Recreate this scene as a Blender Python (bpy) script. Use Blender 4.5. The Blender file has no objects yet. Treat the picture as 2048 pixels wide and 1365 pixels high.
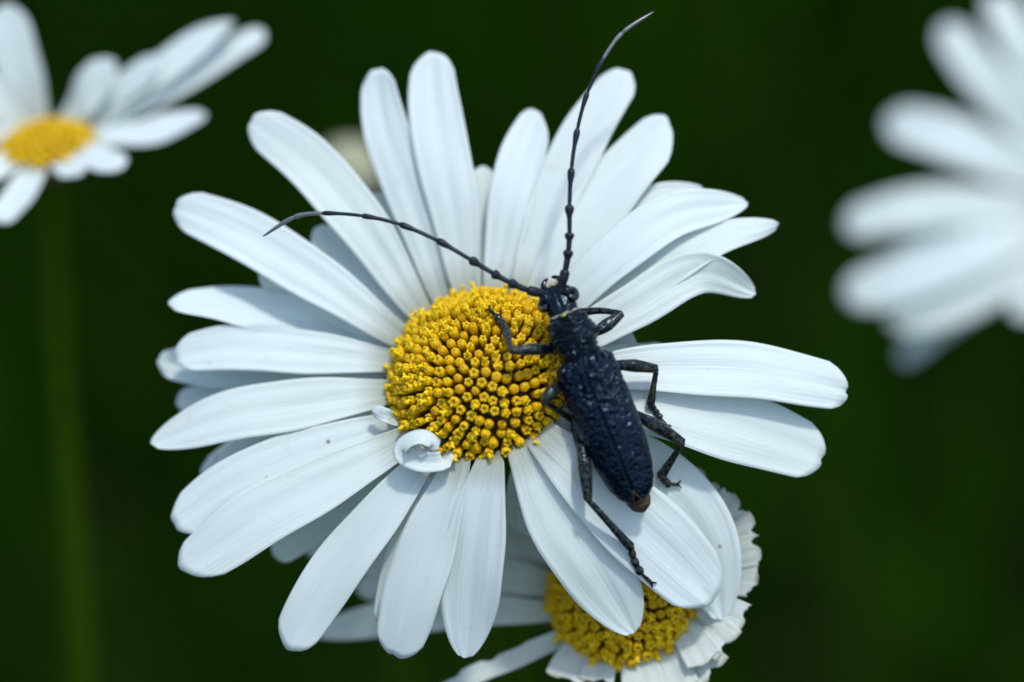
import bpy, bmesh, math, random
import numpy as np
from mathutils import Vector, Matrix, Quaternion, noise
from mathutils.bvhtree import BVHTree

random.seed(11)
rng = np.random.default_rng(5)
SC = bpy.context.scene
COL = SC.collection

# ------------------------------------------------------------------ camera
PITCH = math.radians(32.0)
HGT = 0.42                       # height of the flower head above the ground (m)
FOC = 100.0                      # macro lens
DIST = 0.225                     # working distance (m)
K = DIST * 36.0 / FOC / 2048.0   # metres per unit (0.04 mm)
DU = DIST / K                    # working distance in units
RX = Vector((1, 0, 0))
UY = Vector((0, math.sin(PITCH), math.cos(PITCH)))
BZ = Vector((0, -math.cos(PITCH), math.sin(PITCH)))
FPT = Vector((0, 0, HGT))
cam = bpy.data.cameras.new('camera')
cam.lens = FOC; cam.sensor_width = 36.0
cam.clip_start = 0.005; cam.clip_end = 3000.0
cam.dof.use_dof = True
cam.dof.focus_distance = DIST - 50 * K
cam.dof.aperture_fstop = 8.0
cam.dof.aperture_blades = 0
camo = bpy.data.objects.new('camera', cam); COL.objects.link(camo)
camo.location = FPT + BZ * DIST
camo.rotation_euler = Matrix((RX, UY, BZ)).transposed().to_euler()
SC.camera = camo

# ------------------------------------------------------------------ light
SUN_LOCAL = Vector((0.20, 0.74, 0.66)).normalized()
sdir = (RX * SUN_LOCAL.x + UY * SUN_LOCAL.y + BZ * SUN_LOCAL.z).normalized()
world = bpy.data.worlds.new('World'); SC.world = world; world.use_nodes = True
nt = world.node_tree; nt.nodes.clear()
sky = nt.nodes.new('ShaderNodeTexSky'); sky.sky_type = 'NISHITA'; sky.sun_disc = False; sky.ozone_density = 0.4; sky.dust_density = 1.5
sky.sun_elevation = math.asin(sdir.z); sky.sun_rotation = math.atan2(sdir.x, sdir.y)
bg = nt.nodes.new('ShaderNodeBackground'); bg.inputs[1].default_value = 0.15
wo = nt.nodes.new('ShaderNodeOutputWorld')
nt.links.new(sky.outputs[0], bg.inputs[0]); nt.links.new(bg.outputs[0], wo.inputs[0])
sun = bpy.data.lights.new('sun', 'SUN'); sun.energy = 1.5; sun.angle = math.radians(5.0)
sun.color = (1.0, 0.985, 0.96)
suno = bpy.data.objects.new('sun', sun); COL.objects.link(suno)
suno.location = (0, 0, 3)
suno.rotation_euler = sdir.to_track_quat('Z', 'Y').to_euler()
SC.view_settings.view_transform = 'Standard'; SC.view_settings.look = 'None'
SC.view_settings.exposure = 0.63; SC.view_settings.gamma = 1.0
SC.cycles.use_denoising = True
SC.cycles.max_bounces = 8

# ------------------------------------------------------------------ helpers
def W(v):                        # local units (x right, y up, z towards the lens) -> world metres
    return FPT + (RX * v[0] + UY * v[1] + BZ * v[2]) * K
MW = np.array([RX, UY, BZ]) * K
def Wn(a):
    return np.asarray(a, dtype=float) @ MW + np.array(FPT)
def PC(x, y, h=0.0):             # anchor point: sight line through x, y met at depth h
    s = 1.0 - h / DU
    return Vector(((x - 1024.0) * s, (682.5 - y) * s, h))

def empty(name, loc, label, cat, group=None):
    o = bpy.data.objects.new(name, None); COL.objects.link(o)
    o.location = loc; o.empty_display_size = 0.005
    o['label'] = label; o['category'] = cat
    if group: o['group'] = group
    return o
def rootloc(o):
    while o.parent: o = o.parent
    return np.array(o.location)
def mk(name, verts, faces, mat, parent=None, smooth=True, uv=None, world=False, attr=None, label=None):
    v = np.asarray(verts, dtype=float)
    if not world: v = Wn(v)
    if parent is not None: v = v - rootloc(parent)
    me = bpy.data.meshes.new(name)
    me.from_pydata(v.tolist(), [], faces)
    if smooth: me.polygons.foreach_set('use_smooth', [True] * len(me.polygons))
    if uv is not None:
        ul = me.uv_layers.new(name='UVMap')
        idx = np.empty(len(me.loops), dtype=np.int32); me.loops.foreach_get('vertex_index', idx)
        ul.data.foreach_set('uv', np.asarray(uv, dtype=np.float32)[idx].ravel())
    if attr:
        for an, av in attr.items():
            a = me.attributes.new(an, 'FLOAT', 'POINT'); a.data.foreach_set('value', np.asarray(av, dtype=np.float32))
    me.materials.append(mat); me.update()
    o = bpy.data.objects.new(name, me); COL.objects.link(o)
    if parent is not None: o.parent = parent
    if label: o['label'] = label
    return o

def spline(pts, n):
    """points on a smooth curve through pts, evenly spaced"""
    P = [Vector(p) for p in pts]
    if len(P) == 2: P = [P[0], P[0].lerp(P[1], .5), P[1]]
    Q = [P[0] * 2 - P[1]] + P + [P[-1] * 2 - P[-2]]
    out = []
    for i in range(1, len(Q) - 2):
        p0, p1, p2, p3 = Q[i - 1:i + 3]
        for j in range(24):
            t = j / 24.0
            out.append(0.5 * ((2 * p1) + (p2 - p0) * t + (2 * p0 - 5 * p1 + 4 * p2 - p3) * t * t + (3 * p1 - p0 - 3 * p2 + p3) * t ** 3))
    out.append(P[-1])
    a = np.array([tuple(p) for p in out])
    d = np.concatenate([[0], np.cumsum(np.linalg.norm(np.diff(a, axis=0), axis=1))])
    q = np.linspace(0, d[-1], n)
    return np.stack([np.interp(q, d, a[:, i]) for i in range(3)], 1), d[-1]

def tube(pts, rad, sides=10, n=None, ry=None, up=(0, 0, 1), cap=True):
    """closed tapered tube along pts; returns verts, faces"""
    pts = [np.array(tuple(p), dtype=float) for p in pts]
    if n:
        base = np.array(pts)
        dd = np.concatenate([[0], np.cumsum(np.linalg.norm(np.diff(base, axis=0), axis=1))]); dd /= dd[-1]
        c, _ = spline([Vector(p) for p in pts], n)
        rad = np.interp(np.linspace(0, 1, n), dd, rad)
        if ry is not None: ry = np.interp(np.linspace(0, 1, n), dd, ry)
    else:
        c = np.array(pts); n = len(pts); rad = np.array(rad, dtype=float)
        if ry is not None: ry = np.array(ry, dtype=float)
    if ry is None: ry = rad
    up = np.array(up, dtype=float)
    T = np.gradient(c, axis=0); T /= np.linalg.norm(T, axis=1)[:, None]
    V = []; F = []
    for i in range(n):
        s = np.cross(T[i], up)
        if np.linalg.norm(s) < 1e-3: s = np.cross(T[i], np.array([0.3, 1, 0.1]))
        s /= np.linalg.norm(s); u = np.cross(s, T[i])
        for j in range(sides):
            a = 2 * math.pi * j / sides
            V.append(c[i] + s * math.cos(a) * rad[i] + u * math.sin(a) * ry[i])
    for i in range(n - 1):
        for j in range(sides):
            a = i * sides + j; b = i * sides + (j + 1) % sides
            F.append((a, b, b + sides, a + sides))
    if cap:
        k = len(V)
        V.append(c[0] - T[0] * rad[0] * .5); V.append(c[-1] + T[-1] * rad[-1] * .5)
        for j in range(sides):
            F.append((k, (j + 1) % sides, j))
            F.append((k + 1, (n - 1) * sides + j, (n - 1) * sides + (j + 1) % sides))
    return V, F
def merge(parts):
    V = []; F = []
    for v, f in parts:
        o = len(V); V.extend(v); F.extend([tuple(i + o for i in q) for q in f])
    return V, F
def ellipsoid(c, ax, nu=16, nv=10):
    """ax: three axis vectors"""
    V = []; F = []
    c = np.array(c); ax = [np.array(a) for a in ax]
    for i in range(nv + 1):
        th = math.pi * i / nv
        for j in range(nu):
            ph = 2 * math.pi * j / nu
            V.append(c + ax[0] * math.sin(th) * math.cos(ph) + ax[1] * math.sin(th) * math.sin(ph) + ax[2] * math.cos(th))
    for i in range(nv):
        for j in range(nu):
            a = i * nu + j; b = i * nu + (j + 1) % nu
            F.append((a, b, b + nu, a + nu))
    return V, F

# ------------------------------------------------------------------ materials
class NB:
    def __init__(s, name):
        s.m = bpy.data.materials.new(name); s.m.use_nodes = True
        s.t = s.m.node_tree; s.n = s.t.nodes; s.n.clear()
        s.out = s.n.new('ShaderNodeOutputMaterial')
    def add(s, typ, ins=None, **kw):
        d = s.n.new(typ)
        for k, v in kw.items(): setattr(d, k, v)
        for k, v in (ins or {}).items():
            if isinstance(v, bpy.types.NodeSocket): s.t.links.new(v, d.inputs[k])
            else: d.inputs[k].default_value = v
        return d
    def link(s, a, b): s.t.links.new(a, b)
    def math(s, op, a, b=None, c=None, clamp=False):
        ins = {0: a}
        if b is not None: ins[1] = b
        if c is not None: ins[2] = c
        d = s.add('ShaderNodeMath', ins, operation=op); d.use_clamp = clamp
        return d.outputs[0]
    def mix(s, f, a, b):
        d = s.add('ShaderNodeMix', data_type='RGBA')
        for k, v in ((0, f), (6, a), (7, b)):
            if isinstance(v, bpy.types.NodeSocket): s.t.links.new(v, d.inputs[k])
            else: d.inputs[k].default_value = v if k == 0 else (*v, 1)
        return d.outputs[2]
    def ramp(s, f, lo, hi):
        d = s.add('ShaderNodeMapRange', {0: f, 1: lo, 2: hi}); d.clamp = True
        return d.outputs[0]

def petal_material(name, white, base_tint, edge_brown=0.0, stain=0.5):
    b = NB(name)
    uv = b.add('ShaderNodeUVMap'); sp = b.add('ShaderNodeSeparateXYZ', {0: uv.outputs[0]})
    u, v = sp.outputs[0], sp.outputs[1]
    rnd = b.add('ShaderNodeObjectInfo').outputs['Random']
    geo = b.add('ShaderNodeTexCoord').outputs['Object']
    r20 = b.math('MULTIPLY', rnd, 37.0)
    # fine veins running along the petal
    cv = b.add('ShaderNodeCombineXYZ', {0: b.math('MULTIPLY', u, 26.0), 1: b.math('MULTIPLY', v, 1.6), 2: r20})
    vein = b.add('ShaderNodeTexNoise', {'Vector': cv.outputs[0], 'Scale': 1.0, 'Detail': 3.0, 'Roughness': .6}).outputs[0]
    cv2 = b.add('ShaderNodeCombineXYZ', {0: b.math('MULTIPLY', u, 7.0), 1: b.math('MULTIPLY', v, 2.0), 2: r20})
    broad = b.add('ShaderNodeTexNoise', {'Vector': cv2.outputs[0], 'Scale': 1.0, 'Detail': 2.0}).outputs[0]
    cs = b.add('ShaderNodeCombineXYZ', {0: b.math('MULTIPLY', u, 3.0), 1: b.math('MULTIPLY', v, 9.0), 2: r20})
    st = b.add('ShaderNodeTexNoise', {'Vector': cs.outputs[0], 'Scale': 1.0, 'Detail': 5.0, 'Roughness': .65}).outputs[0]
    col = b.mix(b.math('MULTIPLY', b.ramp(vein, .45, .75), .20), white, tuple(c * .8 for c in white))
    col = b.mix(b.math('MULTIPLY', b.ramp(broad, .45, .8), .20), col, tuple(c * .84 for c in white))
    col = b.mix(b.math('MULTIPLY', b.ramp(st, .62, .78), stain), col, (.50, .47, .40))
    col = b.mix(b.math('MULTIPLY', b.math('FRACT', b.math('MULTIPLY', rnd, 7.3)), .45), col, tuple(c * k for c, k in zip(white, (.93, .92, .86))))
    bt = b.ramp(b.math('ADD', v, b.math('MULTIPLY', vein, .16)), .27, .09)
    col = b.mix(b.math('MULTIPLY', bt, .85), col, base_tint)
    # tiny specks
    vo = b.add('ShaderNodeTexVoronoi', {'Vector': geo, 'Scale': 420.0})
    dot = b.math('MULTIPLY', b.ramp(vo.outputs[0], .10, .05), b.ramp(b.add('ShaderNodeSeparateColor', {0: vo.outputs[1]}).outputs[0], .80, .84))
    col = b.mix(b.math('MULTIPLY', dot, .75), col, (.10, .08, .05))
    if edge_brown:
        eb = b.ramp(b.math('ADD', v, b.math('MULTIPLY', st, .08)), 1.0, 1.05)
        col = b.mix(b.math('MULTIPLY', eb, edge_brown), col, (.25, .17, .06))
    hgt = b.math('ADD', b.math('MULTIPLY', vein, 1.0), b.math('MULTIPLY', broad, 1.6))
    bump = b.add('ShaderNodeBump', {'Height': hgt, 'Strength': .42, 'Distance': 0.00012})
    p = b.add('ShaderNodeBsdfPrincipled', {'Base Color': col, 'Roughness': .55, 'Normal': bump.outputs[0], 'Specular IOR Level': .25, 'Sheen Weight': .05})
    tr = b.add('ShaderNodeBsdfTranslucent', {'Color': col, 'Normal': bump.outputs[0]})
    mx = b.add('ShaderNodeMixShader', {0: .24, 1: p.outputs[0], 2: tr.outputs[0]})
    b.link(mx.outputs[0], b.out.inputs[0])
    return b.m
M_PETAL = petal_material('petal_white', (.72, .815, .785), (.24, .26, .13))
M_PETAL_OLD = petal_material('petal_aged', (.66, .73, .67), (.30, .31, .16), edge_brown=.5, stain=.7)

def floret_material():
    b = NB('floret_yellow')
    rnd = b.add('ShaderNodeObjectInfo').outputs['Random']
    oc = b.add('ShaderNodeTexCoord').outputs['Object']
    z = b.add('ShaderNodeSeparateXYZ', {0: oc}).outputs[2]
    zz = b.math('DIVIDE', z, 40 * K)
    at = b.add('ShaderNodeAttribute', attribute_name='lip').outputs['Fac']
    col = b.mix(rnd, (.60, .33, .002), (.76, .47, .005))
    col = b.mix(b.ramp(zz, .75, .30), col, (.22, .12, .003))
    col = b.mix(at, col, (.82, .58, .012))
    sl = b.add('ShaderNodeAttribute', attribute_name='slit').outputs['Fac']
    col = b.mix(b.math('MULTIPLY', b.ramp(sl, .55, .95), .55), col, (.22, .10, .003))
    n = b.add('ShaderNodeTexNoise', {'Vector': oc, 'Scale': 9000.0, 'Detail': 3.0})
    col = b.mix(b.math('MULTIPLY', b.ramp(n.outputs[0], .6, .75), .35), col, (.32, .15, .003))
    bump = b.add('ShaderNodeBump', {'Height': n.outputs[0], 'Strength': .35, 'Distance': .00004})
    p = b.add('ShaderNodeBsdfPrincipled', {'Base Color': col, 'Roughness': .5, 'Normal': bump.outputs[0], 'Specular IOR Level': .15,
              'Subsurface Weight': .15, 'Subsurface Radius': (.6, .35, .05), 'Subsurface Scale': .0003})
    b.link(p.outputs[0], b.out.inputs[0])
    return b.m
M_FLORET = floret_material()

def plain(name, c1, c2, scale, rough=.6, bump=.3, bdist=.0001, spec=.3, trans=0.0, detail=4.0):
    b = NB(name)
    oc = b.add('ShaderNodeTexCoord').outputs['Object']
    n = b.add('ShaderNodeTexNoise', {'Vector': oc, 'Scale': scale, 'Detail': detail, 'Roughness': .6})
    col = b.mix(b.ramp(n.outputs[0], .35, .65), c1, c2)
    bp = b.add('ShaderNodeBump', {'Height': n.outputs[0], 'Strength': bump, 'Distance': bdist})
    p = b.add('ShaderNodeBsdfPrincipled', {'Base Color': col, 'Roughness': rough, 'Normal': bp.outputs[0], 'Specular IOR Level': spec})
    o = p.outputs[0]
    if trans:
        t = b.add('ShaderNodeBsdfTranslucent', {'Color': col})
        o = b.add('ShaderNodeMixShader', {0: trans, 1: o, 2: t.outputs[0]}).outputs[0]
    b.link(o, b.out.inputs[0])
    return b.m
M_RECEPT = plain('receptacle', (.05, .035, .003), (.09, .06, .006), 3000)
M_STEM = plain('stem_green', (.026, .066, .001), (.040, .088, .002), 900, rough=.8, spec=.05)
M_CUP = plain('bract_green', (.09, .12, .02), (.17, .14, .04), 1500)
M_BRACT = plain('bract_brown_edge', (.07, .075, .015), (.16, .10, .025), 1800)
M_BUD = plain('bud_pale', (.30, .32, .18), (.42, .42, .30), 900)

def shell_material(name, base1, base2, rough, dust_amt, bscale, bstr, bdist):
    b = NB(name)
    oc = b.add('ShaderNodeTexCoord').outputs['Object']
    n = b.add('ShaderNodeTexNoise', {'Vector': oc, 'Scale': bscale, 'Detail': 3.0, 'Roughness': .55})
    n2 = b.add('ShaderNodeTexNoise', {'Vector': oc, 'Scale': 2600.0, 'Detail': 6.0, 'Roughness': .8})
    n3 = b.add('ShaderNodeTexNoise', {'Vector': oc, 'Scale': 700.0, 'Detail': 2.0})
    dust = b.add('ShaderNodeAttribute', attribute_name='dust').outputs['Fac']
    col = b.mix(b.ramp(n3.outputs[0], .35, .65), base1, base2)
    lo = b.math('SUBTRACT', .74, b.math('MULTIPLY', dust, .34))
    dm = b.add('ShaderNodeMapRange', {0: n2.outputs[0], 1: lo, 2: b.math('ADD', lo, .24)}); dm.clamp = True
    df = b.math('MULTIPLY', dm.outputs[0], dust_amt)
    col = b.mix(df, col, (.12, .13, .07))
    ro = b.math('ADD', rough, b.math('MULTIPLY', df, .4))
    bp = b.add('ShaderNodeBump', {'Height': n.outputs[0], 'Strength': bstr, 'Distance': bdist})
    p = b.add('ShaderNodeBsdfPrincipled', {'Base Color': col, 'Roughness': ro, 'Normal': bp.outputs[0], 'Specular IOR Level': .30, 'Specular Tint': (.60, .82, 1.0, 1.0)})
    b.link(p.outputs[0], b.out.inputs[0])
    return b.m
M_BODY = shell_material('beetle_black', (.0015, .003, .006), (.003, .006, .013), .14, .75, 3500, .5, .00006)
M_WING = shell_material('wing_case_blue_black', (.0008, .003, .009), (.0015, .006, .018), .15, .7, 5000, .15, .00006)
M_EYE = plain('eye_black', (.004, .005, .007), (.008, .009, .012), 3000, rough=.12, bump=.05, spec=.6)
M_ANT = shell_material('antenna_black', (.008, .009, .012), (.014, .017, .022), .35, .5, 4000, .3, .00003)
M_ANT_TIP = plain('antenna_tip_grey', (.09, .10, .11), (.14, .15, .16), 2500, rough=.28, spec=.6)
M_CREAM = plain('cream_hair', (.30, .28, .18), (.50, .46, .32), 4000, rough=.7)
M_TAN = plain('abdomen_tan', (.025, .020, .012), (.075, .055, .028), 1500, rough=.45)
M_GREENBIT = plain('pollen_green', (.30, .42, .03), (.40, .50, .08), 4000)

def ground_material():
    b = NB('meadow_ground')
    oc = b.add('ShaderNodeTexCoord').outputs['Object']
    n = b.add('ShaderNodeTexNoise', {'Vector': oc, 'Scale': 6.0, 'Detail': 8.0, 'Roughness': .65})
    n2 = b.add('ShaderNodeTexNoise', {'Vector': oc, 'Scale': 60.0, 'Detail': 5.0})
    col = b.mix(b.ramp(n.outputs[0], .35, .65), (.012, .028, .003), (.024, .022, .005))
    col = b.mix(b.ramp(n2.outputs[0], .4, .7), col, (.012, .02, .004))
    bp = b.add('ShaderNodeBump', {'Height': n2.outputs[0], 'Strength': .8, 'Distance': .02})
    p = b.add('ShaderNodeBsdfPrincipled', {'Base Color': col, 'Roughness': .95, 'Specular IOR Level': .1, 'Normal': bp.outputs[0]})
    b.link(p.outputs[0], b.out.inputs[0]); return b.m
def grass_material():
    b = NB('meadow_grass')
    at = b.add('ShaderNodeAttribute', attribute_name='tint').outputs['Fac']
    oc = b.add('ShaderNodeTexCoord').outputs['Object']
    n = b.add('ShaderNodeTexNoise', {'Vector': b.add('ShaderNodeVectorMath', {0: oc, 1: (2.3, 4.1, 0.0)}).outputs[0], 'Scale': 3.2, 'Detail': 2.0})
    col = b.mix(at, (.009, .045, .001), (.020, .070, .0016))
    col = b.mix(b.ramp(n.outputs[0], .54, .68), col, (.027, .034, .0015))
    p = b.add('ShaderNodeBsdfPrincipled', {'Base Color': col, 'Roughness': .8, 'Specular IOR Level': .02})
    t = b.add('ShaderNodeBsdfTranslucent', {'Color': col})
    mx = b.add('ShaderNodeMixShader', {0: .2, 1: p.outputs[0], 2: t.outputs[0]})
    b.link(mx.outputs[0], b.out.inputs[0]); return b.m

# ------------------------------------------------------------------ setting: ground and meadow grass
def build_ground():
    n = 60
    # fine near the flowers, coarse towards the horizon
    e = np.sign(np.linspace(-1, 1, n)) * np.abs(np.linspace(-1, 1, n)) ** 5 * 1500.0
    V = []; F = []
    for i in range(n):
        for j in range(n):
            x, y = e[j], e[i] + .5
            r = math.hypot(x, y)
            V.append((x, y, -.012 + .012 * noise.noise(Vector((x * 4, y * 4, 0))) if r < 6 else -.01))
    for i in range(n - 1):
        for j in range(n - 1):
            a = i * n + j; F.append((a, a + 1, a + n + 1, a + n))
    o = mk('ground', V, F, ground_material(), world=True); o['kind'] = 'structure'
    o['label'] = 'dark shaded meadow ground behind and below the flowers'
    return o
build_ground()

def build_grass():
    N = 15000
    x = rng.uniform(-1.3, 1.3, N); y = rng.uniform(-.12, 2.6, N)
    keep = ~((np.hypot(x, y) < .05))
    x, y = x[keep], y[keep]; N = len(x)
    near = np.clip((y - .12) / .5, 0, 1)
    h = (.07 + .22 * near) * rng.uniform(.55, 1.25, N)
    w = rng.uniform(.0018, .0045, N) * (0.7 + .6 * near)
    az = rng.uniform(0, 2 * math.pi, N); lean = rng.uniform(.1, .75, N)
    fa = rng.uniform(0, 2 * math.pi, N)
    lv = np.array([0, .3, .6, .85, 1.0]); wf = np.array([1, .95, .75, .42, .04])
    rows = []
    for t, q in zip(lv, wf):
        cx = x + np.cos(az) * lean * h * t ** 2; cy = y + np.sin(az) * lean * h * t ** 2
        cz = h * (t - .22 * lean * t ** 2) - .015
        for s in (-1, 1):
            rows.append(np.stack([cx + s * np.cos(fa) * w * q, cy + s * np.sin(fa) * w * q, cz], 1))
    V = np.stack(rows, 1).reshape(-1, 3)
    F = []
    for i in range(N):
        o = i * 10
        for r in range(4): F.append((o + 2 * r, o + 2 * r + 1, o + 2 * r + 3, o + 2 * r + 2))
    tint = np.repeat(rng.uniform(0, 1, N), 10)
    o = mk('meadow_grass', V, F, grass_material(), world=True, attr={'tint': tint}, smooth=False)
    o['kind'] = 'stuff'; o['label'] = 'dark green meadow grass out of focus behind the flowers'; o['category'] = 'grass'
build_grass()

# ------------------------------------------------------------------ flowers
SURF_V = []; SURF_F = []
def collect(V, F):
    o = len(SURF_V); SURF_V.extend([tuple(v) for v in V]); SURF_F.extend([tuple(i + o for i in f) for f in F])

def petal_mesh(pts, hw, nref, tip='round', cup=.10, roll=0.0, wave=1.0, skew=0.0, base=.36, fold=.028, seed=0, th=3.2, nv=30, nu=15, torn=0.0, curl=0.0):
    r = random.Random(seed)
    C, L = spline(pts, 80)
    T = np.gradient(C, axis=0); T /= np.linalg.norm(T, axis=1)[:, None]
    nref = np.array(nref, dtype=float)
    ph = [r.uniform(0, 6.28) for _ in range(6)]
    top = []; nor = []; uv = []
    jag = [r.uniform(-1, 1) for _ in range(nu)]
    for i in range(nv):
        v = i / (nv - 1)
        v = 1 - (1 - v) ** 1.6 if tip == 'point' else v ** .9 if tip != 'blunt' else v
        for j in range(nu):
            u = -1 + 2 * j / (nu - 1)
            if tip == 'round':
                e = hw * .95 / L
                Lu = 1 - e * (1 - math.sqrt(max(0, 1 - .97 * u * u))) + skew * e * u + .004 * math.cos(u * 7 + ph[0]) * (1 - abs(u))
            elif tip == 'point':
                Lu = 1 - .014 * abs(u) ** 1.5 + skew * .05 * u
            elif tip == 'notch':
                e = hw * .8 / L
                Lu = 1 - e * (1 - math.sqrt(max(0, 1 - .97 * u * u))) - .012 * math.exp(-((u - .1) / .14) ** 2) + skew * e * u
            else:
                Lu = 1 + .022 * jag[j] + .06 * math.sin(u * 4 + ph[1]) + skew * .15 * u
            vv = v * Lu
            if tip == 'point':
                wv = base + (1 - base) * math.sin(min(1, vv / .55) * math.pi / 2)
                if vv > .5: wv *= max(.0, 1 - ((vv - .5) / .5) ** 2.4) ** .62 * .97 + .03
            elif tip == 'blunt':
                wv = base + (1 - base) * math.sin(min(1, vv / .9) * math.pi / 2)
            else:
                wv = base + (1 - base) * math.sin(min(1, vv / .62) * math.pi / 2)
                if vv > .62: wv *= 1 - .30 * ((vv - .62) / .38) ** 2
            f = max(0, min(1.02, vv)) * 79
            k = min(78, int(f)); q = f - k
            c = C[k] * (1 - q) + C[k + 1] * q
            t = T[k] * (1 - min(q, 1)) + T[k + 1] * min(q, 1)
            s = np.cross(t, nref); s /= np.linalg.norm(s); n = np.cross(s, t)
            a = roll * vv + curl * vv * vv
            s2 = s * math.cos(a) + n * math.sin(a); n2 = n * math.cos(a) - s * math.sin(a)
            w = hw * wv
            ue = u
            if torn and u > .2 and vv > .35:
                ue = u - torn * (u - .2) * float(np.interp(vv, [.35, .37, .55, .57, .62, .64, .80, .82, 1.0], [0, .25, .35, .95, .9, .45, .55, 1.1, 1.2]))
            z = cup * w * (u * u) * (1.3 - vv) - fold * hw * math.cos(u * math.pi * 2.6) * (1 - .4 * vv) * min(1, vv * 4)
            z += wave * 4.5 * math.sin(vv * 6 + ph[3] + u * 1.6) * vv + wave * 3.2 * math.sin(vv * 11 + ph[4]) * u * vv + wave * 1.6 * noise.noise(Vector((u * 2.2, vv * 5, ph[0] * 3)))
            w2 = w * (1 + .018 * wave * math.sin(vv * 17 + ph[5] + (2 if u > 0 else 0)) * abs(u))
            top.append(c + s2 * w2 * ue + n2 * z); nor.append(n2); uv.append(((u + 1) / 2, max(0, vv)))
    top = np.array(top); nor = np.array(nor)
    edge = np.array([max(.25, 1 - abs(-1 + 2 * (i % nu) / (nu - 1)) ** 4) for i in range(len(top))])
    bot = top - nor * (th * edge)[:, None]
    V = np.concatenate([top, bot]); n0 = len(top)
    F = []
    for i in range(nv - 1):
        for j in range(nu - 1):
            a = i * nu + j
            F.append((a, a + nu, a + nu + 1, a + 1))
            F.append((n0 + a, n0 + a + 1, n0 + a + nu + 1, n0 + a + nu))
    rim = [i * nu for i in range(nv)] + [(nv - 1) * nu + j for j in range(1, nu)] + [i * nu + nu - 1 for i in range(nv - 2, -1, -1)] + [j for j in range(nu - 2, 0, -1)]
    for a, b in zip(rim, rim[1:] + rim[:1]): F.append((a, n0 + a, n0 + b, b))
    return V, F, uv + uv

def stem_tube(p0, p1, g, r):
    p2 = g + Vector((0, 0, .6 * (p0.z - g.z)))
    c = []
    for i in range(40):
        t = i / 39
        c.append(p0 * (1 - t) ** 3 + p1 * 3 * t * (1 - t) ** 2 + p2 * 3 * t * t * (1 - t) + g * t ** 3)
    return tube(c, [r * (1.25 - .3 * min(1, i / 5) + .15 * i / 39) for i in range(40)], sides=12, up=(0.2, -1, .1))

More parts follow.
